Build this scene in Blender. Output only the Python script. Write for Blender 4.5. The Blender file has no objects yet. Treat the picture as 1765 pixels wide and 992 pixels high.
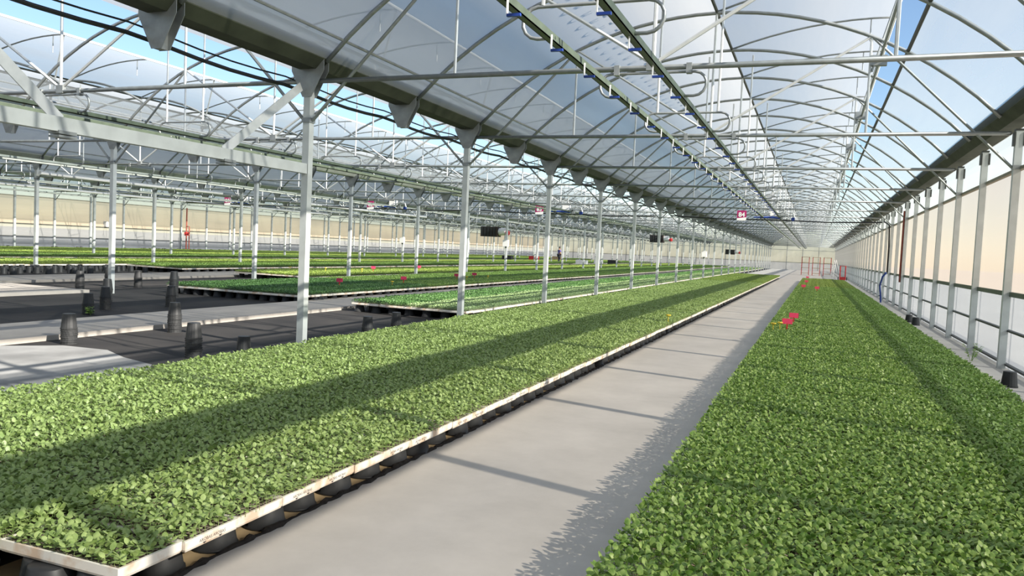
import bpy, math, random
import numpy as np
from mathutils import Matrix, Vector
rnd = random.Random(7)
S = bpy.context.scene
COL = S.collection
# ------------------------------------------------------------------ camera
FPX, YAW, PIT, ROL, CH = 1343.64, .3685, -.0528, .0463, 1.5293
Fv = Vector((-math.sin(YAW)*math.cos(PIT), math.cos(YAW)*math.cos(PIT), math.sin(PIT)))
R0 = Vector((math.cos(YAW), math.sin(YAW), 0)); U0 = R0.cross(Fv)
Rv = R0*math.cos(ROL) + U0*math.sin(ROL); Uv = -R0*math.sin(ROL) + U0*math.cos(ROL)
cd = bpy.data.cameras.new('camera'); cam = bpy.data.objects.new('camera', cd); COL.objects.link(cam)
cd.sensor_width = 36; cd.lens = 36*FPX/1765; cd.clip_end = 1000; cd.clip_start = .05
cam.matrix_world = Matrix(((Rv.x, Uv.x, -Fv.x, 0), (Rv.y, Uv.y, -Fv.y, 0), (Rv.z, Uv.z, -Fv.z, CH), (0, 0, 0, 1)))
S.camera = cam
# ------------------------------------------------------------------ world, sun, exposure
SUN = Vector((1.75, -.44, 1)).normalized()          # towards the sun
w = bpy.data.worlds.new('world'); S.world = w; w.use_nodes = True
nt = w.node_tree; bg = nt.nodes['Background']; sky = nt.nodes.new('ShaderNodeTexSky')
sky.sky_type = 'NISHITA'; sky.sun_disc = False; sky.sun_elevation = math.asin(SUN.z)
sky.sun_rotation = math.atan2(SUN.x, SUN.y); sky.air_density = 1.0; sky.dust_density = .15; sky.ozone_density = 2.5
nt.links.new(sky.outputs[0], bg.inputs[0]); bg.inputs[1].default_value = .20
sd = bpy.data.lights.new('sun', 'SUN'); sd.energy = 13.5; sd.angle = .009; sd.color = (1, .94, .85)
sun = bpy.data.objects.new('sun', sd); COL.objects.link(sun)
sun.rotation_euler = SUN.to_track_quat('Z', 'Y').to_euler(); sun.location = (30, -10, 30)
S.view_settings.view_transform = 'Standard'; S.view_settings.look = 'None'
S.view_settings.exposure = 0.0; S.view_settings.gamma = 1.0; S.view_settings.use_curve_mapping = False
# ------------------------------------------------------------------ materials
def mat(name, col, rough=.6, metal=0., var=.12, scale=6., bump=0., col2=None, spec=.5, thr=None, coord='Object'):
    m = bpy.data.materials.new(name); m.use_nodes = True; t = m.node_tree; b = t.nodes['Principled BSDF']
    b.inputs['Roughness'].default_value = rough; b.inputs['Metallic'].default_value = metal
    b.inputs['Specular IOR Level'].default_value = spec
    n = t.nodes.new('ShaderNodeTexNoise'); n.inputs['Scale'].default_value = scale; n.inputs['Detail'].default_value = 12 if 'concrete' in name else 5; n.inputs['Roughness'].default_value = .68 if 'concrete' in name else .5
    if coord == 'World':
        g = t.nodes.new('ShaderNodeNewGeometry'); t.links.new(g.outputs['Position'], n.inputs['Vector'])
    else:
        g = t.nodes.new('ShaderNodeTexCoord'); t.links.new(g.outputs['Object'], n.inputs['Vector'])
    r = t.nodes.new('ShaderNodeValToRGB')
    lo, hi = thr if thr else (.3, .7)
    r.color_ramp.elements[0].position = lo; r.color_ramp.elements[1].position = hi
    c2 = col2 if col2 else tuple(c*(1-var*2) for c in col)
    r.color_ramp.elements[0].color = (*c2, 1); r.color_ramp.elements[1].color = (*col, 1)
    t.links.new(n.outputs['Fac'], r.inputs['Fac']); t.links.new(r.outputs['Color'], b.inputs['Base Color'])
    if bump:
        bn = t.nodes.new('ShaderNodeBump'); bn.inputs['Strength'].default_value = bump; bn.inputs['Distance'].default_value = .01
        t.links.new(n.outputs['Fac'], bn.inputs['Height']); t.links.new(bn.outputs['Normal'], b.inputs['Normal'])
    return m
def film(name, col, clear, tint, scale=.6, streak=.1):
    """plastic sheet: part clear, part milky (lets light through both ways)"""
    m = bpy.data.materials.new(name); m.use_nodes = True; t = m.node_tree; N = t.nodes; L = t.links
    out = N['Material Output']; N.remove(N['Principled BSDF'])
    tr = N.new('ShaderNodeBsdfTransparent'); tr.inputs[0].default_value = (*tint, 1)
    tl = N.new('ShaderNodeBsdfTranslucent'); tl.inputs[0].default_value = (*col, 1)
    df = N.new('ShaderNodeBsdfDiffuse'); df.inputs[0].default_value = (*col, 1)
    mk = N.new('ShaderNodeMixShader'); mk.inputs[0].default_value = .35; L.new(tl.outputs[0], mk.inputs[1]); L.new(df.outputs[0], mk.inputs[2])
    g = N.new('ShaderNodeNewGeometry'); mp = N.new('ShaderNodeMapping'); mp.inputs['Scale'].default_value = (2.5, .25, 1.2)
    L.new(g.outputs['Position'], mp.inputs['Vector'])
    n = N.new('ShaderNodeTexNoise'); n.inputs['Scale'].default_value = scale; n.inputs['Detail'].default_value = 6; L.new(mp.outputs[0], n.inputs['Vector'])
    mr = N.new('ShaderNodeMapRange'); mr.inputs[1].default_value = .3; mr.inputs[2].default_value = .75
    mr.inputs[3].default_value = 1-clear-streak; mr.inputs[4].default_value = 1-clear+streak; L.new(n.outputs['Fac'], mr.inputs[0])
    mx = N.new('ShaderNodeMixShader'); L.new(mr.outputs[0], mx.inputs[0]); L.new(tr.outputs[0], mx.inputs[1]); L.new(mk.outputs[0], mx.inputs[2])
    gl = N.new('ShaderNodeBsdfGlossy'); gl.inputs['Roughness'].default_value = .25
    m2 = N.new('ShaderNodeMixShader'); m2.inputs[0].default_value = .03; L.new(mx.outputs[0], m2.inputs[1]); L.new(gl.outputs[0], m2.inputs[2])
    L.new(m2.outputs[0], out.inputs[0]); return m
def leafmat(name, col, col2, scale=28.):
    m = bpy.data.materials.new(name); m.use_nodes = True; t = m.node_tree; N = t.nodes; L = t.links
    b = N['Principled BSDF']; b.inputs['Roughness'].default_value = .42; b.inputs['Specular IOR Level'].default_value = .45
    g = N.new('ShaderNodeNewGeometry'); n = N.new('ShaderNodeTexNoise'); n.inputs['Scale'].default_value = scale; n.inputs['Detail'].default_value = 2
    L.new(g.outputs['Position'], n.inputs['Vector'])
    r = N.new('ShaderNodeValToRGB'); r.color_ramp.elements[0].position = .35; r.color_ramp.elements[1].position = .65
    r.color_ramp.elements[0].color = (*col2, 1); r.color_ramp.elements[1].color = (*col, 1)
    L.new(n.outputs['Fac'], r.inputs[0]); L.new(r.outputs[0], b.inputs['Base Color'])
    tl = N.new('ShaderNodeBsdfTranslucent'); L.new(r.outputs[0], tl.inputs[0])
    mx = N.new('ShaderNodeMixShader'); mx.inputs[0].default_value = .25; L.new(b.outputs[0], mx.inputs[1]); L.new(tl.outputs[0], mx.inputs[2])
    L.new(mx.outputs[0], N['Material Output'].inputs[0]); return m
M = {
 'steel': mat('galvanised_steel', (.34, .36, .355), .45, .55, .12, 9),
 'crumple': mat('dirty_black_cover', (.035, .03, .026), .8, 0, .3, 30, .4, spec=.2),
 'post': mat('post_zinc', (.56, .59, .575), .5, .25, .09, 5),
 'rust': mat('rusty_pipe', (.30, .07, .045), .7, 0, .2, 8), 'concrete_old': mat('old_concrete', (.40, .37, .33), .9, 0, .12, 2.2, .2, coord='World'),
 'steel_white': mat('pale_steel', (.60, .62, .61), .4, .25, .08, 9),
 'gutter': mat('gutter_steel', (.40, .44, .40), .5, .45, .12, 4), 'gutter_dark': mat('dark_green_gutter', (.060, .068, .042), .7, .1, .2, 3, col2=(.03, .034, .02)),  # plain gutter steel, and a darker green one for the right wall and nearest row
 'rail_green': mat('dark_green_rail', (.10, .13, .09), .5, .3, .15, 8),
 'dark': mat('dark_steel', (.05, .055, .05), .5, .3, .1, 8),
 'rubber': mat('black_rubber', (.015, .016, .017), .5, 0, .1, 8),
 'brown_rail': mat('brown_rail', (.28, .25, .18), .6, .1, .12, 6),
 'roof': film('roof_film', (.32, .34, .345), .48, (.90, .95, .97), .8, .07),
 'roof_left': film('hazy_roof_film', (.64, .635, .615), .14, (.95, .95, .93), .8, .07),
 'flap': film('vent_film', (.60, .605, .595), .24, (.92, .95, .95), .9, .06),
 'curtain': film('tan_side_film', (.30, .262, .232), .30, (.97, .92, .86), .7, .04),
 'sidewhite': film('white_side_film', (.38, .385, .37), .36, (.95, .96, .95), .7, .06),
 'poly': film('polycarbonate', (.31, .32, .335), .42, (.93, .96, .98), .7, .08),
 'tanfar': film('tan_far_film', (.62, .50, .38), .22, (.95, .88, .78), .5, .08),
 'concrete': mat('concrete', (.57, .54, .49), .85, 0, .11, 1.1, .15, coord='World'),
 'cover': mat('ground_cover', (.018, .018, .019), .75, 0, .2, .9, .2, col2=(.045, .042, .04), thr=(.35, .75), coord='World', spec=.18),
 'pale_patch': mat('pale_grey_ground', (.36, .36, .35), .8, 0, .25, 1.5, .2, coord='World'),
 'earth': mat('outside_ground', (.50, .45, .37), .95, 0, .12, .25, 0, coord='World'),
 'tray': mat('polystyrene', (.82, .77, .68), .75, 0, .1, 9, .15, col2=(.66, .50, .36), thr=(.36, .52), coord='World'),
 'pot': mat('black_pot_plastic', (.036, .037, .038), .42, 0, .15, 12, spec=.35),
 'ink': mat('stamp_ink', (.06, .045, .045), .8), 'magenta': mat('magenta_plate', (.36, .015, .12), .5, 0, .05),
 'white': mat('white_plastic', (.82, .82, .80), .5, 0, .04), 'blue': mat('blue_plastic', (.02, .06, .32), .4, 0, .1),
 'red': mat('red_paint', (.55, .03, .03), .45, 0, .1), 'pink': mat('pink_card', (.80, .05, .14), .6, 0, .06),
 'yellow': mat('yellow_card', (.85, .62, .05), .6, 0, .08), 'heater': mat('dark_brown_louvre', (.05, .035, .03), .6, .2, .2, 10),
 'skin': mat('skin', (.42, .24, .16), .6), 'shirt': mat('violet_blue_cloth', (.12, .10, .35), .8), 'trousers': mat('dark_cloth', (.03, .03, .05), .85),
 'hair': mat('dark_hair', (.02, .012, .01), .6), 'wood': mat('worn_timber', (.45, .33, .18), .8, 0, .2, 4),
}
def substrate():
    m = mat('tray_cells', (.10, .065, .045), .95, 0, .3, 30, coord='World'); t = m.node_tree; N = t.nodes; L = t.links; b = N['Principled BSDF']
    rl = b.inputs['Base Color'].links[0].from_socket; g = N.new('ShaderNodeTexCoord')
    br = N.new('ShaderNodeTexBrick'); br.offset = 0; br.inputs['Scale'].default_value = 1; br.inputs['Mortar Size'].default_value = .003
    br.inputs['Brick Width'].default_value = .036; br.inputs['Row Height'].default_value = .033; br.inputs['Mortar Smooth'].default_value = .2
    br.inputs['Mortar'].default_value = (.42, .36, .28, 1)
    L.new(g.outputs['Object'], br.inputs['Vector']); L.new(rl, br.inputs['Color1']); L.new(rl, br.inputs['Color2']); L.new(br.outputs['Color'], b.inputs['Base Color'])
    return m
M['cells'] = substrate()
LEAF = {'grey': leafmat('leaf_grey_green', (.44, .55, .20), (.25, .36, .10)), 'vivid': leafmat('leaf_vivid_green', (.35, .49, .14), (.12, .24, .035)),
 'dark': leafmat('leaf_dark_green', (.17, .31, .10), (.08, .19, .05)), 'mint': leafmat('leaf_mint_green', (.42, .53, .27), (.25, .38, .15)),
 'yellow': leafmat('leaf_yellow_green', (.36, .46, .11), (.21, .31, .06))}
# ------------------------------------------------------------------ mesh helpers
class MB:
    def __init__(s): s.v = []; s.f = []; s.m = []
    def add(s, vs, fs, mi=0):
        o = len(s.v); s.v += [tuple(v) for v in vs]; s.f += [tuple(i+o for i in f) for f in fs]; s.m += [mi]*len(fs); return s
    def box(s, a, b, mi=0):
        x0, y0, z0 = a; x1, y1, z1 = b
        return s.add([(x0,y0,z0),(x1,y0,z0),(x1,y1,z0),(x0,y1,z0),(x0,y0,z1),(x1,y0,z1),(x1,y1,z1),(x0,y1,z1)],
            [(3,2,1,0),(4,5,6,7),(0,1,5,4),(1,2,6,5),(2,3,7,6),(3,0,4,7)], mi)
    def tube(s, pts, r, n=6, cap=True, mi=0):
        pts = [Vector(p) for p in pts]; rs = r if isinstance(r, (list, tuple)) else [r]*len(pts); V = []
        up = None
        for i, p in enumerate(pts):
            d = (pts[min(i+1, len(pts)-1)] - pts[max(i-1, 0)]).normalized()
            if up is None: up = Vector((0, 0, 1)) if abs(d.z) < .9 else Vector((0, 1, 0))
            a = d.cross(up).normalized(); up = a.cross(d).normalized()
            V += [p + (a*math.cos(2*math.pi*k/n) + up*math.sin(2*math.pi*k/n))*rs[i] for k in range(n)]
        F = [(i*n+k, i*n+(k+1) % n, (i+1)*n+(k+1) % n, (i+1)*n+k) for i in range(len(pts)-1) for k in range(n)]
        if cap: F += [tuple(range(n))[::-1], tuple((len(pts)-1)*n+k for k in range(n))]
        return s.add(V, F, mi)
    def lathe(s, prof, n=16, c=(0, 0, 0), mi=0):
        V = [(c[0]+r*math.cos(2*math.pi*k/n), c[1]+r*math.sin(2*math.pi*k/n), c[2]+z) for r, z in prof for k in range(n)]
        F = [(i*n+k, i*n+(k+1) % n, (i+1)*n+(k+1) % n, (i+1)*n+k) for i in range(len(prof)-1) for k in range(n)]
        F += [tuple((len(prof)-1)*n+k for k in range(n))]
        return s.add(V, F, mi)
    def sheet(s, prof, y0, y1, ny=1, mi=0):
        """surface swept along Y from (x, z) points"""
        k = len(prof); V = [(x, y0+(y1-y0)*j/ny, z) for j in range(ny+1) for x, z in prof]
        return s.add(V, [(j*k+i, j*k+i+1, (j+1)*k+i+1, (j+1)*k+i) for j in range(ny) for i in range(k-1)], mi)
    def mesh(s, name, mats, smooth=False):
        me = bpy.data.meshes.new(name); me.from_pydata(s.v, [], s.f)
        for m in (mats if isinstance(mats, (list, tuple)) else [mats]): me.materials.append(m)
        if any(s.m): me.polygons.foreach_set('material_index', s.m)
        if smooth: me.polygons.foreach_set('use_smooth', [True]*len(me.polygons))
        me.update(); return me
def ob(name, data=None, parent=None, loc=(0, 0, 0), rz=0., label=None, cat=None, group=None, kind=None):
    o = bpy.data.objects.new(name, data); COL.objects.link(o); o.location = loc; o.rotation_euler = (0, 0, rz)
    if parent is not None: o.parent = parent
    if label: o['label'] = label
    if cat: o['category'] = cat
    if group: o['group'] = group
    if kind: o['kind'] = kind
    return o
def struct(name, data, label=None, loc=(0, 0, 0), parent=None):
    return ob(name, data, parent, loc, label=label, kind='structure' if parent is None else None)
ORD = ['nearest', 'second', 'third', 'fourth', 'fifth', 'sixth', 'seventh', 'eighth', 'ninth', 'tenth', 'eleventh', 'twelfth']
# ------------------------------------------------------------------ layout
W = 9.045; XR = 2.723; XL = -6.322; Y1 = 8.662; H = 3.57
NB = 5; YS, YE = -11.4, 126.2
CX = [(XR+XL)/2 - W*k for k in range(NB)]              # bay centres
ROWS = [XL - W*k for k in range(NB)]                   # post rows; the last is the far side wall
TY = [Y1+5*k for k in range(-3, 24)]; AY = [Y1+5*k-2.5 for k in range(-3, 24)]
RC, AP = 5.94, 5.62                                    # arch radius, apex height
def arch(d): return AP - RC + math.sqrt(RC*RC - d*d)
# ------------------------------------------------------------------ ground and paths
struct('ground', MB().box((-400, -300, -.3), (400, 500, -.06)).mesh('ground', M['earth']), 'bare pale earth outside the greenhouse')
struct('floor', MB().box((-43, YS, -.1), (3.2, YE, 0)).mesh('floor', M['cover']), 'black woven ground cover over the greenhouse floor')
struct('concrete_walkway', MB().box((-2.54, YS, 0), (-.55, YE, .012)).mesh('walk', M['concrete']), 'pale concrete walkway between the two long seedling beds')
for k, (x0, x1, y0, y1, lb) in enumerate([(-10.95, -9.42, -8, 118, 'raised concrete path past the pot stacks'), (-19.6, -15.75, -6, 13.4, 'short concrete slab at the left edge of the photo'),
        (-21.2, -19.2, 13.0, 118, 'concrete path in the third bay'), (-30.1, -28.3, -4, 118, 'concrete path in the fourth bay')]):
    struct('concrete_path', MB().box((x0, y0, 0), (x1, y1, .07)).mesh('path', M['concrete_old']), lb)
pm = MB()
ring = [(-6.45, 4.3), (-6.5, 6.2), (-6.95, 6.75), (-7.6, 6.95), (-8.2, 7.25), (-8.9, 7.2), (-9.4, 6.7), (-9.42, 3.0), (-7.5, 2.6)]
pm.add([(x, y, .004) for x, y in ring] + [(x, y, .0) for x, y in ring], [tuple(range(9))[::-1]] + [(i, (i+1) % 9, 9+(i+1) % 9, 9+i) for i in range(9)])
struct('pale_floor_patch', pm.mesh('patch', M['pale_patch']), 'pale grey patch on the black ground cover')  # mottled pale grey polygon laid over the black cover
struct('concrete_apron', MB().box((-6.1, 66, 0), (2.2, YE, .01)).mesh('apron', M['concrete']), 'concrete floor beyond the far end of the beds')
struct('kerb_right', MB().box((2.25, YS, 0), (2.9, YE, .03)).mesh('kerb', M['concrete']), 'concrete kerb strip at the foot of the right wall')
# crumpled cover edge along the walkway
cm = MB(); P = []; rr = []; yy = 1.9
while yy < 45:
    P.append((-2.535 + rnd.uniform(-.012, .008), yy, .008 + rnd.uniform(0, .012))); rr.append(rnd.uniform(.009, .024)); yy += rnd.uniform(.03, .07)
cm.tube(P, rr, 7)
ob('crumpled_cover_edge', cm.mesh('edge', M['crumple']), label='crumpled black cover edge along the near side of the walkway', cat='ground cover', kind='stuff')
ob('timber_board', MB().box((-3.3, 2.0, -.02), (-2.57, 30, .002)).mesh('board', M['wood']), label='worn timber boarding under the pots of the near bed', cat='board')
# ------------------------------------------------------------------ walls
def wall(name, x, side, bands, posts_label, rails):
    root = struct(name, None, None); root['label'] = posts_label
    for z0, z1, mk, split in bands:
        if split:
            y = Y1-20
            me = MB().box((-.008, .01, z0), (.008, 2.49, z1)).mesh('panel', M[mk])
            while y < YE-1:
                ob('panel', me, root, (x, y, 0)); y += 2.5
        else:
            nm = {'curtain': 'curtain', 'tanfar': 'curtain'}.get(mk, 'film')
            mb = MB().sheet([(x + .012*math.sin(j*1.3), z0+(z1-z0)*j/6) for j in range(7)], YS, YE, 1)
            ob(nm, mb.mesh(nm, M[mk]), root)
    for z, h, mk, dx in rails:
        ob('rail', MB().box((x+dx-.03, YS, z-h/2), (x+dx+.03, YE, z+h/2)).mesh('rail', M[mk]), root)
    return root
wall('wall_right', XR+.10, 1, [(0.03, 1.13, 'poly', True), (1.13, 3.05, 'curtain', False), (3.05, 3.75, 'sidewhite', False)], 'right side wall of tan film over clear lower panels',
     [(1.16, .07, 'rail_green', -.045), (3.05, .05, 'brown_rail', -.035), (.61, .03, 'dark', -.035), (.10, .03, 'dark', -.035)])
wall('wall_left', ROWS[-1]-.10, -1, [(0, .84, 'poly', True), (.84, 1.56, 'sidewhite', False), (1.56, 3.15, 'tanfar', False), (3.15, 3.75, 'sidewhite', False)], 'far left side wall with a tan curtain band above clear panels',
     [(1.56, .06, 'dark', .045), (3.15, .04, 'brown_rail', .045), (.84, .03, 'dark', .045)])
for nm, y, lb in (('wall_far', YE, 'white film end wall at the far end of the bays'), ('wall_near', YS, 'film end wall behind the camera')):
    r = struct(nm, None, lb)
    for k in range(NB):
        x0, x1 = CX[k]-W/2, CX[k]+W/2
        pts = [(CX[k]+d, arch(d)-.02) for d in np.linspace(-4.25, 4.25, 15)]
        mb = MB(); V = [(x0, y, 0), (x1, y, 0), (x1, y, 3.8)] + [(a, y, z) for a, z in pts[::-1]] + [(x0, y, 3.8)]
        mb.add(V, [tuple(range(len(V)))]); ob('film', mb.mesh('film', M['sidewhite']), r)
        for j in range(1, 4): ob('mullion', MB().box((-.04, -.04, 0), (.04, .04, 4.8)).mesh('mullion', M['steel']), r, (x0+W*j/4, y-.06, 0))
        ob('rail', MB().box((x0, -.03, 1.1), (x1, .03, 1.16)).mesh('rail', M['rail_green']), r, (0, y-.05, 0))
        ob('rail', MB().box((x0, -.03, 3.0), (x1, .03, 3.05)).mesh('rail', M['steel']), r, (0, y-.05, 0))
# ------------------------------------------------------------------ roof film, purlins, gutters
BAYN = ['nearest bay', 'second bay', 'third bay', 'fourth bay', 'fifth bay']
def flapz(d): t = d/2.9; return AP + .02 + 1.0*t - .55*t*t
for k, c in enumerate(CX):
    r = struct('ceiling', None, 'milky plastic film roof over the ' + BAYN[k])
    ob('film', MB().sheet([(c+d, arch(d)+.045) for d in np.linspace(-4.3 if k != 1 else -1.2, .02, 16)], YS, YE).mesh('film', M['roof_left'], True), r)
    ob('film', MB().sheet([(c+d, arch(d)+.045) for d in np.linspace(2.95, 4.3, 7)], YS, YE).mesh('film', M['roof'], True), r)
    ob('vent_flap', MB().sheet([(c+d, flapz(d)+.035) for d in np.linspace(0, 2.9, 8)], YS, YE).mesh('flap', M['flap'], True), r)
    ob('vent_edge', MB().tube([(c+2.9, YS, flapz(2.9)), (c+2.9, YE, flapz(2.9))], .03, 6).mesh('edge', M['white']), r)
    for d, mk, rr in ((0, 'dark', .028), (2.95, 'dark', .03), (-4.02, 'steel', .02)):  # shade on the apex purlin is put into its dark colour
        ob('purlin', MB().tube([(c+d, YS, arch(d)+.02), (c+d, YE, arch(d)+.02)], rr, 6).mesh('purlin', M[mk]), r)
    ob('vent_shaft', MB().tube([(c+2.55, YS, 4.72), (c+2.55, YE, 4.72)], .022, 6).mesh('shaft', M['steel']), r)
    if k == 0:
        cu = bpy.data.curves.new('p', 'FONT'); cu.body = '(EM3)'; cu.size = .16; cu.align_x = 'CENTER'
        to = bpy.data.objects.new('p', cu); COL.objects.link(to); bpy.context.view_layer.update()
        tm = bpy.data.meshes.new_from_object(to.evaluated_get(bpy.context.evaluated_depsgraph_get())); bpy.data.objects.remove(to)
        tm.materials.clear(); tm.materials.append(M['ink'])
        for j in range(26):
            d = -1.62; sl = math.atan2(-d, math.sqrt(RC*RC-d*d)); y = 10.6+.42*j
            o = ob('film_print', tm, r, (c+d, y, arch(d)+.035)); o.rotation_euler = (math.pi, -sl, math.radians(180))
gp = [(-.27, 3.97), (-.25, 3.84), (-.13, 3.72), (.13, 3.72), (.25, 3.84), (.27, 3.97), (.25, 3.97), (.235, 3.85), (.12, 3.735), (-.12, 3.735), (-.235, 3.85), (-.25, 3.97), (-.27, 3.97)]
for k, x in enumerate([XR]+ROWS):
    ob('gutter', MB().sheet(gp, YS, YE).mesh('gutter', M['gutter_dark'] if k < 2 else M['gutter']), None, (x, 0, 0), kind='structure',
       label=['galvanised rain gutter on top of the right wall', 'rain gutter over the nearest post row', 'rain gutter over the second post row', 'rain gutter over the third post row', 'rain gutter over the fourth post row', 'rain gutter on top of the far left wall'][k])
# ------------------------------------------------------------------ posts and gutter brackets
def gusset():
    m = MB()
    for y in (-.055, .05):
        m.add([(-.07, y, 3.36), (.07, y, 3.36), (.25, y, 3.70), (.25, y, 3.86), (-.25, y, 3.86), (-.25, y, 3.70),
               (-.07, y+.006, 3.36), (.07, y+.006, 3.36), (.25, y+.006, 3.70), (.25, y+.006, 3.86), (-.25, y+.006, 3.86), (-.25, y+.006, 3.70)],
              [(0,1,2,3,4,5), (11,10,9,8,7,6)] + [(i, i+6, (i+1) % 6+6, (i+1) % 6) for i in range(6)])
    m.box((-.045, -.05, 3.36), (.045, .05, 3.72)); return m.mesh('gusset', M['steel'])
GUS = gusset()
SH = MB().box((-.05, -.05, 0), (.05, .05, 3.6)).mesh('shaft', M['post'])
CO = MB().box((-.062, -.062, 3.03), (.062, .062, 3.09)).mesh('collar', M['steel'])
CAPM = MB().box((-.056, -.056, 3.6), (.056, .056, 3.63)).box((-.075, -.065, 3.38), (-.05, .065, 3.58)).box((.05, -.065, 3.38), (.075, .065, 3.58)).mesh('cap', M['dark'])
rown = ['in the row left of the near bed', 'in the second row, left of the raised path', 'in the third row', 'in the fourth row']
for k, x in enumerate(ROWS[:-1]):
    vis = [y for y in TY if y > 4]
    for y in TY:
        i = vis.index(y) if y in vis else 99
        if y > -8:
            o = ob('steel_post', SH, None, (x, y, 0), group='posts '+rown[k], cat='post',
               label=(ORD[i]+' galvanised square post '+rown[k]) if i < 12 else 'distant galvanised square post '+rown[k] if i < 99 else 'galvanised post behind the camera '+rown[k])
            ob('gusset', GUS, o); ob('collar', CO, o)
    for i, y in enumerate(AY):
        if y > -8: ob('gutter_bracket', GUS, None, (x, y, 0), cat='bracket', group='gutter brackets between posts '+rown[k], label='tapered gutter bracket midway between posts '+rown[k])
for y in [Y1+2.5*j for j in range(-6, 47)]:
    i = round((y-Y1-5)/2.5)
    o = ob('wall_post', SH, None, (XR, y, 0), cat='post', group='posts along the right wall',
           label=(ORD[i]+' visible galvanised post along the right wall') if 0 <= i < 12 else ('distant post along the right wall' if i >= 12 else 'right wall post outside the picture'))
    ob('post_cap', CAPM, o)
    if abs((y-Y1)/5-round((y-Y1)/5)) < .1: ob('collar', CO, o)
    if y > 12: ob('wall_post', SH, None, (ROWS[-1], y, 0), cat='post', group='posts along the far left wall', label='slim post standing against the far left wall')
# portal beam on the first row
pb = ob('portal_beam', None, None, (XL, 0, 0), label='galvanised beam with two flat braces left of the nearest post', cat='beam')
ob('beam', MB().box((-.045, 3.72, 2.36), (.045, 8.60, 2.49)).mesh('beam', M['post']), pb)
for ya, yb in ((3.78, 5.08), (8.54, 7.15)):
    d = Vector((0, yb-ya, 2.47-3.48)).normalized(); nrm = Vector((0, -d.z, d.y))*.055
    a, b = Vector((-.05, ya, 3.48)), Vector((-.05, yb, 2.47)); V = [a+nrm, a-nrm, b-nrm, b+nrm]; V += [v+Vector((.012, 0, 0)) for v in V]
    ob('brace', MB().add(V, [(0,1,2,3), (7,6,5,4), (0,4,5,1), (1,5,6,2), (2,6,7,3), (3,7,4,0)]).mesh('brace', M['steel_white']), pb)
    ob('clamp', MB().box((-.07, yb-.09, 2.34), (.06, yb+.09, 2.37)).box((-.07, yb-.09, 2.31), (.06, yb+.09, 2.33)).mesh('clamp', M['steel']), pb)
for nm, dx, z, rr, sg, lb in (('water_hose', -.30, 3.52, .025, .05, 'thick black hose sagging below the near gutter'), ('cable', -.27, 3.62, .011, .05, 'thin black cable sagging below the near gutter')):
    pts = [(XL+dx, -6+.5*j, z - sg*math.sin(math.pi*((-6+.5*j-Y1) % 2.5)/2.5)) for j in range(150)]
    ob(nm, MB().tube(pts, rr, 5).mesh(nm, M['rubber']), label=lb, cat='hose' if 'hose' in nm else 'cable')
# ------------------------------------------------------------------ roof trusses
A_M = MB().tube([(d, 0, arch(d)) for d in np.linspace(-4.27, 4.27, 27)], .03, 7).mesh('arch', M['steel'], True)
FA_M = MB().tube([(d, 0, flapz(d)) for d in np.linspace(0, 2.9, 9)], .018, 6).mesh('vent_arch', M['steel'], True)
FS_M = MB().tube([(2.5, 0, flapz(2.5)), (2.5, 0, flapz(2.5)-.42)], .012, 5).mesh('vent_strut', M['steel'])
RK_M = MB().tube([(2.45, 0, 4.55), (2.86, 0, flapz(2.86))], .02, 5).box((2.42, -.05, 4.64), (2.66, .05, 4.8)).mesh('rack', M['steel'])
TIE_M = MB().tube([(-4.42, 0, H), (4.42, 0, H)], .032, 7).mesh('tie_rod', M['steel'], True)
V_M = MB().tube([(0, 0, H), (0, 0, arch(2.42))], .02, 6).mesh('hanger_rod', M['steel_white'])
VC_M = MB().tube([(0, 0, H), (0, 0, AP)], .022, 6).mesh('hanger_rod', M['steel_white'])
D_M = MB().tube([(0, 0, H+.04), (2.42, 0, arch(2.42))], .022, 6).mesh('diagonal', M['steel_white'])
K_M = MB().tube([(4.46, 0, 3.06), (2.42, 0, arch(2.42))], .022, 6).mesh('knee_brace', M['steel'])
HUB = MB().box((-.07, -.03, H-.03), (.07, .03, H+.09)).mesh('hub_plate', M['steel'])
def loop_pts():
    P = [(-.30, 0, -.27)]
    for a in np.linspace(-90, -270, 8): P.append((-.46+.13*math.cos(math.radians(a)), 0, -.14+.13*math.sin(math.radians(a))))
    for a in np.linspace(90, -90, 8): P.append((.46+.13*math.cos(math.radians(a)), 0, -.14+.13*math.sin(math.radians(a))))
    P.append((.30, 0, -.27)); return P
LOOP = MB().tube(loop_pts(), .016, 6).mesh('loop', M['steel'], True)
ROD = MB().tube([(0, 0, 0), (0, 0, 1.98)], .017, 6).mesh('rod', M['steel_white'])
CLP = MB().box((-.03, -.035, -.03), (.03, .035, .08)).mesh('clamp', M['steel'])
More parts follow.
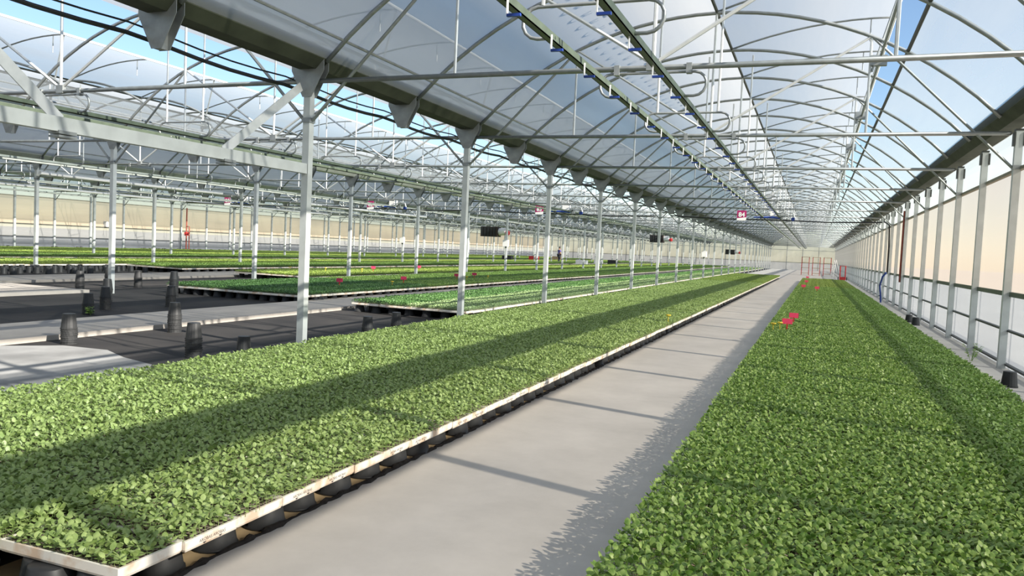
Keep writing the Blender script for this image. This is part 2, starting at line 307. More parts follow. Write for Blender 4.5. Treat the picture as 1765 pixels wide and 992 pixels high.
for k, c in enumerate(CX):
    for i, y in enumerate(TY):
        if y < -7 or (k > 1 and y < 8) : continue
        n = i-3
        t = ob('roof_truss', None, None, (c, y, 0), cat='roof truss', group='roof trusses of the '+BAYN[k],
               label=(ORD[n]+' arched roof truss of the '+BAYN[k]) if 0 <= n < 10 else 'distant arched roof truss of the '+BAYN[k] if n > 0 else 'overhead roof truss of the '+BAYN[k])
        ob('arch', A_M, t); ob('tie_rod', TIE_M, t); ob('vent_arch', FA_M, t); ob('vent_strut', FS_M, t); ob('rack', RK_M, t); ob('hub_plate', HUB, t)
        ob('hanger_rod', VC_M, t)
        for s in (1, -1):
            ob('hanger_rod', V_M, t, (2.42*s, 0, 0))
            for me, nm in ((D_M, 'diagonal'), (K_M, 'knee_brace')):
                o = ob(nm, me, t); o.rotation_euler = (0, 0, 0 if s > 0 else math.pi)
        h = ob('rail_hanger', None, None, (c, y, H-.045), cat='hanger', group='rail hangers of the '+BAYN[k], label='looped pipe hanger clamped under a tie rod, '+BAYN[k])
        ob('loop', LOOP, h); ob('clamp', CLP, h, (-.4, 0, 0)); ob('clamp', CLP, h, (.4, 0, 0))
    for i, y in enumerate(AY):
        if y < -7 or (k > 1 and y < 8): continue
        t = ob('roof_arch', None, None, (c, y, 0), cat='roof arch', group='plain arches of the '+BAYN[k], label='plain tubular roof arch between trusses of the '+BAYN[k])
        ob('arch', A_M, t); ob('vent_arch', FA_M, t); ob('vent_strut', FS_M, t)
        h = ob('rail_hanger', None, None, (c, y, H-.045), cat='hanger', group='rod hung rail hangers of the '+BAYN[k], label='looped pipe hanger on two white rods between trusses, '+BAYN[k])
        ob('loop', LOOP, h); ob('rod', ROD, h, (-.42, 0, 0)); ob('rod', ROD, h, (.42, 0, 0))
    for s in (-1, 1):
        z = H-.045-.27
        m = MB().box((-.03, YS+1, -.035), (.03, YE-1, -.025)).box((-.03, YS+1, -.035), (-.024, YE-1, .03)).box((.024, YS+1, -.035), (.03, YE-1, .03))
        ob('boom_rail', m.mesh('rail', M['rail_green'] if k < 2 else M['gutter']), None, (c+.33*s, 0, z), cat='rail', label=('left' if s < 0 else 'right')+' dark channel rail hung under the roof of the '+BAYN[k])
# hose trolleys on the rails of the near bay
TR1 = MB().box((-.005, -.008, -.12), (.005, .008, .0)).mesh('hook', M['white']); TR2 = MB().box((-.0, -.012, -.135), (.10, .012, -.115)).mesh('bar', M['blue'])
for s, x in ((-1, CX[0]-.33), (1, CX[0]+.33)):
    for j in range(26):
        y = (5.05 if s < 0 else 5.15)+.96*j
        t = ob('hose_trolley', None, None, (x-.05*s if s < 0 else x, y, H-.33), cat='trolley', group='hose trolleys', label='small blue and white hose trolley on the '+('left' if s < 0 else 'right')+' hanging rail')
        ob('hook', TR1, t); ob('bar', TR2, t)
# ------------------------------------------------------------------ seedling beds
def leaf(mb, base, ang, ln, wd, lift, curl, mi=0):
    ca, sa = math.cos(ang), math.sin(ang)
    def P(u, v, z): return (base[0]+ca*u-sa*v, base[1]+sa*u+ca*v, base[2]+z)
    cl, sl = math.cos(lift), math.sin(lift)
    pr = [(0, 0), (.22, .36), (.58, .5), (.86, .33), (1, 0)]
    V = []
    for t, hw in pr:
        u = ln*t; z = u*sl - curl*ln*t*t; u *= cl
        if hw: V += [P(u, hw*wd, z-.10*wd), P(u, 0, z+.03*wd), P(u, -hw*wd, z-.10*wd)]
        else: V += [P(u, 0, z)]
    mb.add(V, [(0,2,1), (0,3,2), (1,2,5,4), (2,3,6,5), (4,5,8,7), (5,6,9,8), (7,8,10), (8,9,10)], mi)
def plant(mb, x, y, h, r, big=1.):
    lean = (r.uniform(-.008, .008), r.uniform(-.008, .008)); top = (x+lean[0], y+lean[1], h)
    mb.add([(x-.0015, y, 0), (x+.0015, y, 0), (x, y+.002, 0), (top[0]-.0012, top[1], h), (top[0]+.0012, top[1], h), (top[0], top[1]+.0015, h)], [(0,1,4,3), (1,2,5,4), (2,0,3,5)])
    a = r.uniform(0, 6.28)
    for q in range(2): leaf(mb, (top[0], top[1], h*.72), a+q*math.pi+r.uniform(-.3, .3), r.uniform(.021, .028)*big, r.uniform(.017, .022)*big, r.uniform(-.1, .5), .25)
    a += 1.57
    for q in range(r.choice((2, 2, 3))): leaf(mb, top, a+q*2.4+r.uniform(-.4, .4), r.uniform(.033, .046)*big, r.uniform(.021, .028)*big, r.uniform(.45, 1.3), r.uniform(.1, .45))
PS = .67
def patch(seed, n, hmin, hmax, big, m):
    r = random.Random(seed); mb = MB()
    for i in range(n):
        for j in range(n):
            if r.random() < .03: continue
            plant(mb, (i+.5+r.uniform(-.3, .3))/n*PS-PS/2, (j+.5+r.uniform(-.3, .3))/n*PS-PS/2, r.uniform(hmin, hmax), r, big)
    return mb.mesh('seedling_patch', m, True)
def scatter(o, nx, ny, w, l, seed):
    g = bpy.data.node_groups.new('seedling_rows', 'GeometryNodeTree')
    g.interface.new_socket('Geometry', in_out='INPUT', socket_type='NodeSocketGeometry'); g.interface.new_socket('Geometry', in_out='OUTPUT', socket_type='NodeSocketGeometry')
    N, L = g.nodes, g.links; gi = N.new('NodeGroupInput'); go = N.new('NodeGroupOutput')
    gr = N.new('GeometryNodeMeshGrid'); sx, sy = w/nx, l/ny
    gr.inputs['Size X'].default_value = w-sx; gr.inputs['Size Y'].default_value = l-sy; gr.inputs['Vertices X'].default_value = nx; gr.inputs['Vertices Y'].default_value = ny
    ip = N.new('GeometryNodeInstanceOnPoints'); L.new(gr.outputs['Mesh'], ip.inputs['Points']); L.new(gi.outputs[0], ip.inputs['Instance'])
    rv = N.new('FunctionNodeRandomValue'); rv.data_type = 'INT'; 
    for s_ in rv.inputs:
        if s_.type == 'INT' and s_.name == 'Min': s_.default_value = 0
        if s_.type == 'INT' and s_.name == 'Max': s_.default_value = 3
        if s_.name == 'Seed': s_.default_value = seed
    mu = N.new('ShaderNodeMath'); mu.operation = 'MULTIPLY'; mu.inputs[1].default_value = math.pi/2
    oi = [q for q in rv.outputs if q.type == 'INT'][0]; L.new(oi, mu.inputs[0])
    cx = N.new('ShaderNodeCombineXYZ'); L.new(mu.outputs[0], cx.inputs['Z']); L.new(cx.outputs[0], ip.inputs['Rotation'])
    rs = N.new('FunctionNodeRandomValue'); rs.data_type = 'FLOAT'
    for s_ in rs.inputs:
        if s_.type == 'VALUE' and s_.name == 'Min': s_.default_value = .88
        if s_.type == 'VALUE' and s_.name == 'Max': s_.default_value = 1.15
        if s_.name == 'Seed': s_.default_value = seed+5
    c2 = N.new('ShaderNodeCombineXYZ'); c2.inputs[0].default_value = max(sx, sy)/PS*1.02; c2.inputs[1].default_value = max(sx, sy)/PS*1.02
    of = [q for q in rs.outputs if q.type == 'VALUE'][0]; L.new(of, c2.inputs[2]); L.new(c2.outputs[0], ip.inputs['Scale'])
    L.new(ip.outputs[0], go.inputs[0])
    md = o.modifiers.new('rows', 'NODES'); md.node_group = g
TZ0, TH = .14, .05                                     # tray underside and height
SOIL = TZ0+TH-.006
def seed_stuff(label, x0, x1, y0, y1, me, seed):
    nx = max(2, round((x1-x0)/PS)); ny = max(2, round((y1-y0)/PS))
    o = ob('seedlings', me, None, ((x0+x1)/2, (y0+y1)/2, SOIL), label=label, cat='seedlings', kind='stuff'); scatter(o, nx, ny, x1-x0, y1-y0, seed); return o
def traymesh():
    a, b = .333, .166; m = MB(); ti = .012
    def rg(x, y, z): return [(-x, -y, z), (x, -y, z), (x, y, z), (-x, y, z)]
    V = rg(a-.006, b-.006, 0) + rg(a, b, .012) + rg(a, b, TH) + rg(a-ti, b-ti, TH) + rg(a-ti, b-ti, TH-.008)
    F = [(3,2,1,0)] + [(l*4+i, l*4+(i+1) % 4, l*4+4+(i+1) % 4, l*4+4+i) for l in range(4) for i in range(4)]
    m.add(V, F); m.add(rg(a-ti, b-ti, TH-.008), [(0,1,2,3)], 1); return m.mesh('tray', [M['tray'], M['cells']])
TRAY = traymesh()
cu = bpy.data.curves.new('t', 'FONT'); cu.body = 'AROBAS AROBAS'; cu.size = .021; cu.align_x = 'CENTER'
to = bpy.data.objects.new('t', cu); COL.objects.link(to); bpy.context.view_layer.update()
LET = bpy.data.meshes.new_from_object(to.evaluated_get(bpy.context.evaluated_depsgraph_get())); bpy.data.objects.remove(to)
LET.materials.clear(); LET.materials.append(M['ink'])
ARR = MB().add([(-.012, 0, 0), (.012, 0, 0), (0, -.009, 0)], [(0, 1, 2)]).mesh('arrow', M['ink'])
PPROF = [(.001, .2), (.072, .2), (.076, .195), (.096, .02), (.102, .018), (.102, 0), (.097, 0)]
POT = MB().lathe([(r*1.12, z*.695) for r, z in PPROF], 20).mesh('pot', M['pot'], True)
POT2 = MB().lathe(PPROF, 18).mesh('pot', M['pot'], False)
ntray = 0; npot = 0
def bed(name, x0, n, y0, y1, sides, potrows, solo_side=0, solo_front=True, ingap=()):
    """n trays across (long side along X), rows of .335 m along Y; single trays along shown edges, the rest joined"""
    global ntray, npot
    rest = MB(); pots = MB(); rows = int((y1-y0)/.335)
    for j in range(rows):
        for i in range(n):
            cx, cy = x0+.67*(i+.5), y0+.335*(j+.5)
            dz = 0
            front = j == 0 and solo_front; side = (i == n-1) and j < solo_side
            if front or side:
                q = j if side and not front else 0
                if front: lb = f'white polystyrene seedling tray at the front end of {name}' if i < n-1 else f'front corner polystyrene tray of {name}'
                else: lb = (f'{ORD[q]} polystyrene tray back along the right edge of {name}' if q < 12 else f'polystyrene tray further back on the right edge of {name}')
                t = ob('seedling_tray', TRAY, None, (cx+rnd.uniform(-.008, .008), cy, TZ0+.002+rnd.uniform(0, .006)), rnd.uniform(-.006, .006), lb, 'tray', 'edge trays of '+name); ntray += 1
                if side and name == 'the near bed' and j > 0 and j < 26 and j % 3 != 2:
                    l = ob('lettering', LET, t, (.3335, 0, .018)); l.rotation_euler = (math.pi/2, 0, math.pi/2)
                    for s in (-.05, .05):
                        l = ob('arrow_mark', ARR, t, (.3335, s, .014)); l.rotation_euler = (math.pi/2, 0, math.pi/2)
            else: rest.box((cx-.333, cy-.166, TZ0), (cx+.333, cy+.166, TZ0+TH-.008), 0 if (i == n-1 or i == 0 or j == 0) else 1)
    if rest.v: ob('seedling_trays', rest.mesh('trays', [M['tray'], M['cells']]), label=f'remaining polystyrene trays of {name}', cat='trays', kind='stuff')
    npl = -1
    for (px, py, solo) in potrows:
        if solo:
            npl = npl+1 if name == 'the near bed' else 99
            ob('plant_pot', POT, None, (px+rnd.uniform(-.02, .02), py+rnd.uniform(-.02, .02), .012 if px > -2.54 and px < -.5 else .002 if name == 'the near bed' else 0), rnd.random(), f'{ORD[npl]} upturned black pot under the walkway side of {name}' if npl < 12 else f'upturned black pot holding up a tray of {name}', 'pot', 'support pots of '+name); npot += 1
        else: pots.lathe([(.08, .139), (.11, 0)], 8, (px, py, 0))
    if pots.v: ob('support_pots', pots.mesh('pots', M['pot']), label=f'more upturned black pots under {name}', cat='pots', kind='stuff')
BX1 = -2.46
rows1 = [(BX1-.19, 2.33+.335*j, j < 75) for j in range(184)] + [(BX1-.5-.45*i, 2.33, i < 6) for i in range(7)] + [(BX1-.6, 2.5+.45*j, j < 10) for j in range(130)] + [(-2.86, 2.28, True), (-3.25, 2.1, True)]
bed('the near bed', BX1-3.35, 5, 2.25, 64, 1, rows1, 110)
rows2 = [(-.58, 1.4+.45*j, False) for j in range(129)] + [(1.85, 1.4+.45*j, False) for j in range(129)]
bed('the right bed', -.70, 4, 1.4, 60, 1, rows2, 0, False)
rows3 = [(-9.0+.4*i, 14.35, True) for i in range(7)] + [(-8.9+.5*i, 14.9, True) for i in range(5)] + [(-9.0, 14.8+.45*j, False) for j in range(200)] + [(-6.6, 14.8+.45*j, False) for j in range(200)]
bed('the dark and mint bed', -9.12, 4, 14.2, 112, 1, rows3, 0)
rows4 = [(-14.7+.33*i, 15.0, True) for i in range(12)] + [(-14.5+.4*i, 15.6, i < 10) for i in range(10)] + [(-10.96, 15.0+.42*j, j < 24) for j in range(220)] + [(-14.7, 15.6+.42*j, False) for j in range(200)]
bed('the bed beyond the raised path', -14.87, 6, 14.85, 112, 1, rows4, 70)
rows5 = [(-19.0+.42*i, 22.4, True) for i in range(8)] + [(-15.9, 22.8+.45*j, False) for j in range(190)] + [(-18.9+.42*i, 23.0, False) for i in range(8)]
bed('the right bed of the third bay', -19.15, 5, 22.2, 112, 1, rows5, 24)
rows6 = [(-24.0+.36*i, 22.3, True) for i in range(8)] + [(-21.4, 22.4+.45*j, False) for j in range(190)] + [(-24.0+.36*i, 22.9, False) for i in range(8)]
bed('the left bed of the third bay', -24.1, 4, 22.1, 112, 1, rows6, 24)
rows7 = [(-24.75, 14+.34*j, 10 < j < 34) for j in range(280)] + [(-25.2, 14.2+.4*j, False) for j in range(60)]
bed('the right bed of the fourth bay', -28.05, 5, 13.8, 112, 1, rows7, 14, False)
bed('the left bed of the fourth bay', -33.1, 4, 13.8, 112, 1, [(-30.5, 14+.45*j, False) for j in range(200)], 0, False)
bed('the fifth bay bed', -42.0, 12, 16, 112, 1, [(-34.1, 16.2+.45*j, False) for j in range(200)], 0, False)
PA = patch(1, 20, .038, .068, 1.0, LEAF['grey']); PV = patch(2, 22, .045, .08, 1.05, LEAF['vivid']); PD = patch(3, 19, .04, .07, 1.05, LEAF['dark'])
PM = patch(4, 19, .04, .065, 1.05, LEAF['mint']); PY = patch(5, 19, .04, .07, 1.05, LEAF['yellow']); PG = patch(6, 19, .04, .07, 1.05, LEAF['vivid'])
bx0 = BX1-3.35
seed_stuff('pale green seedlings filling the near bed beside the walkway', bx0, BX1, 2.585, 18.2, PA, 1)
seed_stuff('pale green seedlings in the front row left of the corner tray', bx0, BX1-.67, 2.25, 2.585, PA, 2)
seed_stuff('slightly taller pale green seedlings in the middle of the near bed', bx0, BX1, 18.4, 42.5, PA, 3)
seed_stuff('yellow green seedlings at the far end of the near bed', bx0, BX1, 42.7, 64, PY, 4)
seed_stuff('vivid green seedlings filling the right bed by the wall', -.74, 1.98, 2.075, 41, PV, 5)
seed_stuff('lighter green seedlings at the far end of the right bed', -.74, 1.98, 41.2, 60, PY, 6)
seed_stuff('dark green seedlings on the left of the dark and mint bed', -9.12, -7.78, 14.2, 111, PD, 7)
seed_stuff('mint green seedlings on the right of the dark and mint bed', -7.78, -6.44, 14.2, 111, PM, 8)
seed_stuff('dark seedlings at the front of the bed beyond the raised path', -14.87, -10.85, 14.85, 21, PD, 9)
seed_stuff('green seedlings further back in the bed beyond the raised path', -14.87, -10.85, 21, 111, PG, 10)
seed_stuff('bright seedlings in the right bed of the third bay', -19.15, -15.8, 22.2, 111, PY, 11)
seed_stuff('green seedlings in the left bed of the third bay', -24.1, -21.42, 22.1, 111, PG, 12)
seed_stuff('yellow green seedlings in the right bed of the fourth bay', -28.05, -24.7, 13.8, 111, PY, 13)
seed_stuff('green seedlings in the left bed of the fourth bay', -33.1, -30.42, 13.8, 111, PG, 14)
seed_stuff('yellow green seedlings in the fifth bay bed', -42.0, -33.96, 16, 111, PY, 15)
# single seedlings in the near corner tray and in the foremost tray of the right bed
def singles(x0, y0, nx, ny, m, hm, big, label, grp):
    r = random.Random(11); MS = []
    for q in range(8):
        mb = MB(); plant(mb, 0, 0, r.uniform(*hm), r, big); MS.append(mb.mesh('seedling', m, True))
    for i in range(nx):
        for j in range(ny):
            ob('seedling', r.choice(MS), None, (x0+(i+.5+r.uniform(-.2, .2))*.64/nx+.015, y0+(j+.5+r.uniform(-.2, .2))*.31/ny+.012, SOIL), r.uniform(0, 6.28), label, 'seedling', grp)
singles(BX1-.67, 2.25, 18, 9, LEAF['grey'], (.022, .045), 1.1, 'small pale green seedling in the near corner tray', 'seedlings in the near corner tray')
seed_stuff('vivid green seedlings at the near end of the right bed', -.04, 1.98, 1.4, 2.075, PV, 16)
seed_stuff('vivid green seedlings at the near left of the right bed', -.74, -.03, 1.4, 1.74, PV, 17)
singles(-.71, 1.745, 15, 9, LEAF['vivid'], (.045, .08), 1.05, 'vivid green seedling at the near left corner of the right bed', 'seedlings at the near corner of the right bed')
# ------------------------------------------------------------------ pot stacks
stacks = [(-9.0, 7.36, .39, 'left of the pale patch beside the raised path'), (-7.02, 7.46, .42, 'with many rims close behind the near bed'), (-8.99, 9.15, .44, 'at the raised path edge left of the nearest post'),
 (-6.97, 12.33, .26, 'in front of the dark and mint bed, right one'), (-6.91, 11.27, .26, 'in front of the dark and mint bed, left one'), (-6.9, 8.22, .2, 'half hidden behind the near bed'),
 (-11.9, 10.1, .37, 'with a weed at its foot beyond the raised path'), (-12.4, 10.9, .42, 'behind the one with the weed'), (-13.6, 12.0, .48, 'in the cluster left of the second row post, rear'),
 (-16.3, 13.6, .47, 'at the corner of the concrete slab'), (-16.6, 15.6, .46, 'behind the second row post on its right'), (-12.1, 12.2, .42, 'before the far path bed, nearer one'), (-13.9, 14.1, .6, 'before the far path bed, farther one'),
 (-17.3, 15.3, .46, 'behind the second row post on its left')]
for x, y, h, lb in stacks:
    n = max(0, round((h-.2)/.028)); z = 0
    for i in range(n+1):
        ob('plant_pot', POT2, None, (x+rnd.uniform(-.004, .004), y+rnd.uniform(-.004, .004), i*.028), rnd.random(), ('top black pot of the stack ' if i == n and n else 'black pot in the stack ' if n else 'single upturned black pot ')+lb, 'pot', 'pot stack '+lb)
for x, y, lb in ((2.42, 11.6, 'black pot at the foot of the nearest right wall post'), (2.45, 21.9, 'black pot halfway along the foot of the right wall'), (2.40, 22.9, 'second black pot halfway along the foot of the right wall')):
    ob('plant_pot', POT2, None, (x, y, .03), 0, lb, 'pot')
for i in range(6):
    for j in range(15):
        if rnd.random() < .8: ob('plant_pot', POT2, None, (-24.15+.36*i+rnd.uniform(-.08, .08), 13.6+.55*j+rnd.uniform(-.1, .1), 0), rnd.random(), 'upturned black pot standing free in front of the third bay bed', 'pot', 'free pots in front of the third bay bed')
fm = MB(); y = 14
while y < 100:
    fm.lathe([(.075, rnd.choice((.2, .2, .3))), (.1, 0)], 7, (ROWS[-1]+.30+rnd.uniform(-.08, .08), y, 0)); y += rnd.uniform(.2, .34)
ob('stored_pots', fm.mesh('pots', M['pot']), label='long row of black pots along the foot of the far left wall', cat='pots', kind='stuff')
def weed(x, y, h, n, label):
    mb = MB(); r = random.Random(int(x*100))
    for q in range(n):
        a = r.uniform(0, 6.28); t = (x+math.cos(a)*h*.35, y+math.sin(a)*h*.35, h*r.uniform(.5, 1))
        mb.tube([(x, y, 0), ((x+t[0])/2, (y+t[1])/2, t[2]*.6), t], .003, 4)
        for u in range(6): leaf(mb, tuple(Vector((x, y, 0)).lerp(Vector(t), .35+.12*u)), r.uniform(0, 6.28), .06, .035, r.uniform(0, .8), .3)
    ob('weed', mb.mesh('weed', LEAF['vivid']), label=label, cat='weed')
weed(2.45, 14.4, .38, 7, 'straggly weed growing at the foot of the right wall'); weed(-11.72, 10.0, .16, 9, 'small green weed beside a pot stack')
# ------------------------------------------------------------------ label stakes
CARD = MB().box((-.09, -.004, .07), (.09, .004, .17)).mesh('card', M['pink']); STK = MB().box((-.012, -.004, -.08), (.012, .004, .08)).mesh('stake', M['red'])
YC = MB().lathe([(.02, .0), (.05, .02), (.045, .035), (.001, .03)], 8, (0, 0, .09)).mesh('card', M['yellow']); YK = MB().box((-.006, -.004, -.06), (.006, .004, .1)).mesh('stake', M['yellow'])
pk = [(-.40, 15.0, 'front pink card of the pair in the right bed'), (-.33, 16.7, 'rear pink card of the pair in the right bed'), (-.40, 36.5, 'pink card at the walkway edge far down the right bed'), (.15, 35, 'pink card in the middle far down the right bed'),
      (-.36, 45, 'fourth pink card down the right bed'), (-.4, 56, 'farthest pink card down the right bed'), (-12.0, 18.05, 'leftmost pink card beyond the raised path'), (-11.78, 21.2, 'second pink card beyond the raised path'),
      (-12.1, 25.7, 'third pink card beyond the raised path'), (-12.2, 27.5, 'fourth pink card beyond the raised path'), (-17, 28, 'left pink card in the third bay'), (-17, 32, 'right pink card in the third bay')]
for x, y, lb in pk:
    o = ob('label_stake', None, None, (x, y, .29), .2, lb, 'label', 'pink label stakes'); ob('card', CARD, o); ob('stake', STK, o)
for x, y, lb in ((-2.5, 14.7, 'yellow marker at the walkway edge of the near bed'), (-.62, 14.6, 'left yellow marker near the pink cards'), (-.52, 14.9, 'right yellow marker near the pink cards'), (-11.6, 25.5, 'yellow marker beside the third pink card'), (-11.5, 27.2, 'yellow marker beside the fourth pink card'), (-11.2, 19.5, 'yellow marker near the leftmost pink card'),
      (-18.5, 24.5, 'left yellow marker in the third bay'), (-17.6, 25.5, 'middle yellow marker in the third bay'), (-16.6, 26.5, 'right yellow marker in the third bay')):
    o = ob('marker_stake', None, None, (x, y, .27), 0, lb, 'label', 'yellow markers'); ob('cap', YC, o); ob('stake', YK, o)
# ------------------------------------------------------------------ irrigation booms and number signs
def textmesh(s, size, m):
    cu = bpy.data.curves.new('n', 'FONT'); cu.body = s; cu.size = size; cu.align_x = 'CENTER'; cu.offset = .008
    t = bpy.data.objects.new('n', cu); COL.objects.link(t); bpy.context.view_layer.update()
    me = bpy.data.meshes.new_from_object(t.evaluated_get(bpy.context.evaluated_depsgraph_get())); bpy.data.objects.remove(t)
    me.materials.clear(); me.materials.append(m); return me
YB, ZB = 34.3, 3.14
for k in range(4):
    c = CX[k]; b = ob('irrigation_boom', None, None, (c, YB, ZB), label='black spray boom spanning the '+BAYN[k], cat='boom')
    ob('pipe', MB().tube([(-4.2, 0, .06), (-2.2, 0, -.01), (-.6, 0, 0), (.6, 0, 0), (2.2, 0, -.03), (4.2, 0, .03)], .028, 6).mesh('pipe', M['rubber']), b)
    ob('trolley_frame', MB().box((-.45, -.2, .12), (.45, -.15, .17)).box((-.45, .15, .12), (.45, .2, .17)).box((-.45, -.2, .0), (-.4, .2, .17)).box((.4, -.2, 0), (.45, .2, .17)).mesh('frame', M['steel']), b)
    ob('blue_cover', MB().tube([(-.7, -.25, .08), (.1, -.25, .09), (.35, -.25, .06)], [.02, .05, .03], 8).mesh('cover', M['blue']), b)
    ob('hose_reel', MB().tube([(.85, -.24, .05), (.85, -.14, .05)], .075, 12).mesh('reel', M['blue']), b)
    ob('supply_hose', MB().tube([(.3, -.2, .2), (.6, -.2, .34), (.85, -.2, .28), (.92, -.2, .1)], .03, 6).mesh('hose', M['white']), b)
    ob('control_box', MB().box((-.05, -.18, .12), (.25, .12, .42)).mesh('box', M['white']), b)
    s = ob('number_sign', None, None, (c-1.2, YB-.06, ZB-.06), label='magenta and white plate reading %d on the boom of the %s' % (84-k, BAYN[k]), cat='sign')
    ob('plate', MB().box((-.19, -.006, .1), (.19, .006, .42)).mesh('plate', M['magenta']), s); ob('lower_strip', MB().add([(-.19, -.008, 0), (.19, -.008, 0), (.19, -.008, .14), (-.19, -.008, .09), (-.19, .008, 0), (.19, .008, 0), (.19, .008, .14), (-.19, .008, .09)], [(0,1,2,3), (7,6,5,4), (0,4,5,1), (1,5,6,2), (2,6,7,3), (3,7,4,0)]).mesh('strip', M['white']), s)
    l = ob('lettering', textmesh(str(84-k), .26, M['white']), s, (0, -.012, .16)); l.rotation_euler = (math.pi/2, 0, 0)
# ------------------------------------------------------------------ heaters, boxes, tubes, distant items
for x, y, z, lb in ((-18.2, 43.662, 2.38, 'dark fan heater with red motor hanging in the third bay'), (-11.9, 63.662, 2.72, 'dark fan heater with red motor hanging in the second bay'), (-7.6, 78.662, 2.0, 'small distant fan heater left of the near post row')):
    s = 1. if y < 70 else .8
    o = ob('fan_heater', None, None, (x, y, z), label=lb, cat='heater'); o.scale = (s, s, s)
    ob('body', MB().box((-.75, -.3, -.3), (.35, .3, .3)).mesh('body', M['heater']), o)
    for q in range(5): ob('louvre', MB().box((-.72+.2*q, -.33, -.27), (-.58+.2*q, -.3, .27)).mesh('louvre', M['rubber']), o)
    ob('burner', MB().tube([(.35, 0, 0), (.75, 0, .05)], .22, 12).mesh('burner', M['white']), o); ob('motor', MB().lathe([(.001, -.14), (.13, -.1), (.15, .05), (.08, .14), (.001, .15)], 12, (.92, -.05, -.05)).mesh('motor', M['red']), o)
    for q in (-.6, .2): ob('hanging_rod', MB().tube([(q, 0, .3), (q, 0, (H-z)/s)], .012, 5).mesh('rod', M['steel']), o)
for x, y, z, lb in ((ROWS[1], 38.66, 1.68, 'white control box on a second row post'), (XL, 48.66, 1.6, 'white control box on a far post of the near row'), (ROWS[-1], 37.4, 1.75, 'white box on a post of the far left wall'), (ROWS[2], 43.66, 1.6, 'white box on a third row post')):
    o = ob('control_box', None, None, (x+.02, y-.14, z), label=lb, cat='box'); ob('case', MB().box((-.15, -.07, -.15), (.15, .08, .2)).mesh('case', M['white']), o); ob('cable_gland', MB().tube([(0, 0, -.15), (0, 0, -.22)], .04, 8).mesh('gland', M['dark']), o)
for x, y0, y1, z, lb in ((ROWS[2]+.35, 18.5, 27, 3.25, 'bright white rolled screen along the third post row'), (ROWS[2]+.35, 33, 46, 3.22, 'second white rolled screen along the third post row'), (ROWS[3]+.35, 17, 48, 3.25, 'white rolled screen along the fourth post row')):
    ob('rolled_screen', MB().tube([(x, y0, z), (x, (y0+y1)/2, z-.02), (x, y1, z)], .07, 8).mesh('screen', M['white']), label=lb, cat='screen')
o = ob('standpipe', None, None, (ROWS[-1]+.75, 43.4, 0), label='rusty red standpipe by the far left wall', cat='pipe'); ob('pipe', MB().tube([(0, 0, 0), (0, 0, 3.2)], .045, 8).mesh('pipe', M['rust']), o); ob('valve', MB().box((-.1, -.1, 1.25), (.1, .1, 1.5)).mesh('valve', M['red']), o); ob('branch', MB().tube([(.25, 0, 0), (.25, 0, 1.9), (0, 0, 1.9)], .04, 6).mesh('branch', M['rust']), o)
ob('hanging_pipe', MB().tube([(XR-.08, 28.66, 3.3), (XR-.08, 28.66, 2.2), (XR-.08, 28.66, .95)], .03, 6).mesh('pipe', M['rust']), label='dark red pipe hanging down the right wall', cat='pipe')
ob('drain_hose', MB().tube([(XR-.25, 34.3, 3.2), (XR-.10, 33.8, 3.05), (XR-.08, 33.66, 2.2), (XR-.08, 33.66, 1.2)], .03, 6).mesh('hose', M['rubber']), label='black hose curving down the right wall', cat='hose')
ob('blue_hose', MB().tube([(XR-.2, 32.5, 1.2), (XR-.3, 32.6, 1.05), (XR-.35, 33, .7), (XR-.28, 33.3, .3), (XR-.25, 33.4, .03)], .035, 6).mesh('hose', M['blue']), label='blue hose draped from the right wall rail', cat='hose')
# racks at the far end
for x, lb in ((-.9, 'left'), (.15, 'middle'), (1.2, 'right')):
    o = ob('plant_trolley', None, None, (x, 86, 0), label=lb+' red rack standing at the far end of the walkway', cat='rack', group='racks at the far end')
    for px in (-.35, .35):
        for py in (-.25, .25): ob('upright', MB().box((px-.03, py-.03, 0), (px+.03, py+.03, 1.9)).mesh('upright', M['red']), o)
    for z in (.2, .75, 1.3, 1.85): ob('shelf', MB().box((-.38, -.28, z), (.38, .28, z+.04)).mesh('shelf', M['wood']), o)
o = ob('step_ladder', None, None, (1.7, 76, 0), .5, label='pale folding step ladder far down by the right wall', cat='ladder')
for s in (-1, 1):
    ob('rail', MB().tube([(-.3, .25*s, 0), (0, .15*s, 1.7)], .03, 5).mesh('rail', M['white']), o); ob('rear_leg', MB().tube([(.5, .25*s, 0), (0, .15*s, 1.7)], .025, 5).mesh('leg', M['white']), o)
for q in range(5): ob('tread', MB().box((-.30+.055*q-.05, -.22, .28+.3*q), (-.30+.055*q+.05, .22, .31+.3*q)).mesh('tread', M['white']), o)
o = ob('sack_barrow', None, None, (2.2, 70, 0), label='orange red hand barrow by the right wall', cat='barrow'); ob('frame', MB().tube([(-.2, 0, .1), (-.2, .3, 1.2), (.2, .3, 1.2), (.2, 0, .1)], .05, 6).mesh('frame', M['red']), o); ob('plate', MB().box((-.25, -.3, .05), (.25, .05, .3)).mesh('plate', M['red']), o)
for s in (-1, 1): ob('wheel', MB().tube([(.3*s, .1, .15), (.36*s, .1, .15)], .15, 12).mesh('wheel', M['rubber']), o)
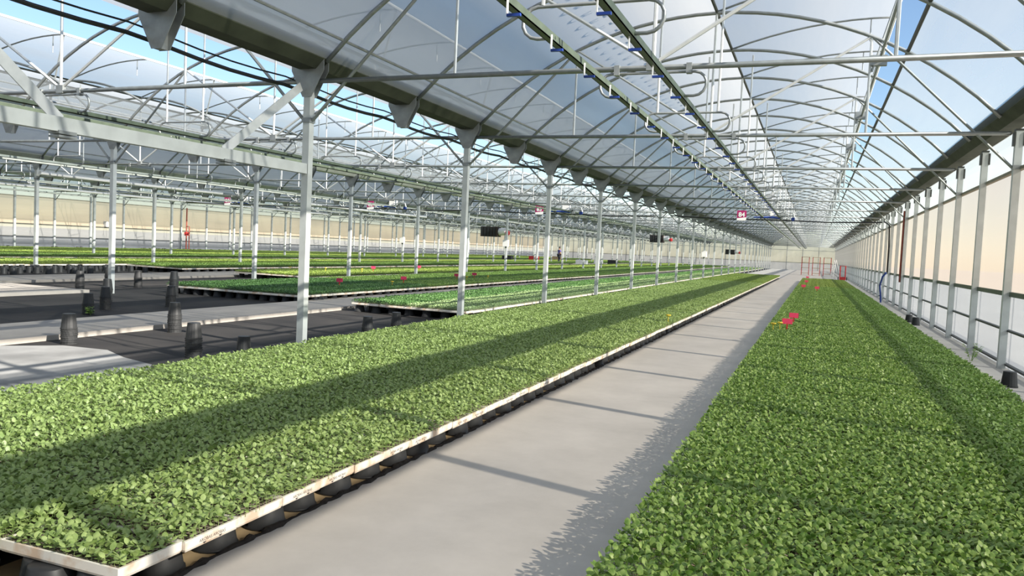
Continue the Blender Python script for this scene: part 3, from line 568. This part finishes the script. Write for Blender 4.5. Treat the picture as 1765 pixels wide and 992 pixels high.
# low dark crates and pots scattered far away
for j, (x, y, m_, s) in enumerate([(-20.2, 70, 'white', .5), (-29.2, 82, 'red', .5), (-20.2, 76, 'white', .4), (-29.2, 74, 'pot', .5), (-20.2, 82, 'pot', .5), (-29.2, 90, 'wood', .6)]):
    o = ob('crate', None, None, (x, y, 0), label=['white crate on the third bay path', 'red crate far on the fourth bay path', 'small white crate on the third bay path', 'black crate on the fourth bay path', 'black crate far on the third bay path', 'timber crate far on the fourth bay path'][j], cat='crate')
    ob('base', MB().box((-s, -s*.7, 0), (s, s*.7, .05)).mesh('base', M[m_]), o)
    for a, b_ in (((-s, -s*.7, .05), (s, -s*.65, .6)), ((-s, s*.65, .05), (s, s*.7, .6)), ((-s, -s*.65, .05), (-s*.94, s*.65, .6)), ((s*.94, -s*.65, .05), (s, s*.65, .6))): ob('side', MB().box(a, b_).mesh('side', M[m_]), o)
# ------------------------------------------------------------------ distant person
def skinned(name, verts, edges, rad, m, parent):
    me = bpy.data.meshes.new(name); me.from_pydata(verts, edges, []); me.materials.append(m); o = ob(name, me, parent)
    md = o.modifiers.new('skin', 'SKIN'); md.use_smooth_shade = True
    lay = me.skin_vertices[0] if me.skin_vertices else None
    if lay is None:
        bpy.context.view_layer.update(); lay = me.skin_vertices[0] if me.skin_vertices else None
    if lay is not None:
        for i, r in enumerate(rad): lay.data[i].radius = (r, r)
        lay.data[0].use_root = True
    o.modifiers.new('sub', 'SUBSURF').levels = 1; return o
pe = ob('person', None, None, (-24.42, 76.2, 0), -.6, 'distant person in a violet blue top and dark trousers walking between beds', 'person')
pv = [(0,0,.95), (0,0,1.15), (0,0,1.38), (0,0,1.48), (0,.01,1.56), (0,.01,1.68), (-.17,0,1.38), (-.22,.03,1.12), (-.2,.16,.92), (.17,0,1.38), (.23,-.02,1.12), (.2,.1,.9), (-.09,0,.9), (-.1,.08,.5), (-.1,-.02,.08), (-.1,.12,.04), (.09,0,.9), (.1,-.02,.5), (.1,-.18,.1), (.1,-.06,.05)]
peg = [(0,1),(1,2),(2,3),(3,4),(4,5),(2,6),(6,7),(7,8),(2,9),(9,10),(10,11),(0,12),(12,13),(13,14),(14,15),(0,16),(16,17),(17,18),(18,19)]
skinned('body', pv, peg, [.14,.13,.14,.055,.09,.09,.06,.045,.035,.06,.045,.035,.09,.065,.045,.04,.09,.065,.045,.04], M['skin'], pe)
skinned('shirt', [(0,0,.93),(0,0,1.15),(0,0,1.38),(-.17,0,1.38),(-.21,.02,1.2),(.17,0,1.38),(.22,0,1.2)], [(0,1),(1,2),(2,3),(3,4),(2,5),(5,6)], [.17,.155,.165,.085,.07,.085,.07], M['shirt'], pe)
skinned('trousers', [(0,0,.93),(-.09,0,.88),(-.1,.08,.5),(-.1,0,.12),(.09,0,.88),(.1,-.02,.5),(.1,-.16,.14)], [(0,1),(1,2),(2,3),(0,4),(4,5),(5,6)], [.16,.11,.085,.065,.11,.085,.065], M['trousers'], pe)
ob('hair', MB().lathe([(.001, .12), (.07, .1), (.105, .03), (.1, -.06), (.06, -.09)][::-1], 12, (0, -.01, 1.67)).mesh('hair', M['hair'], True), pe)
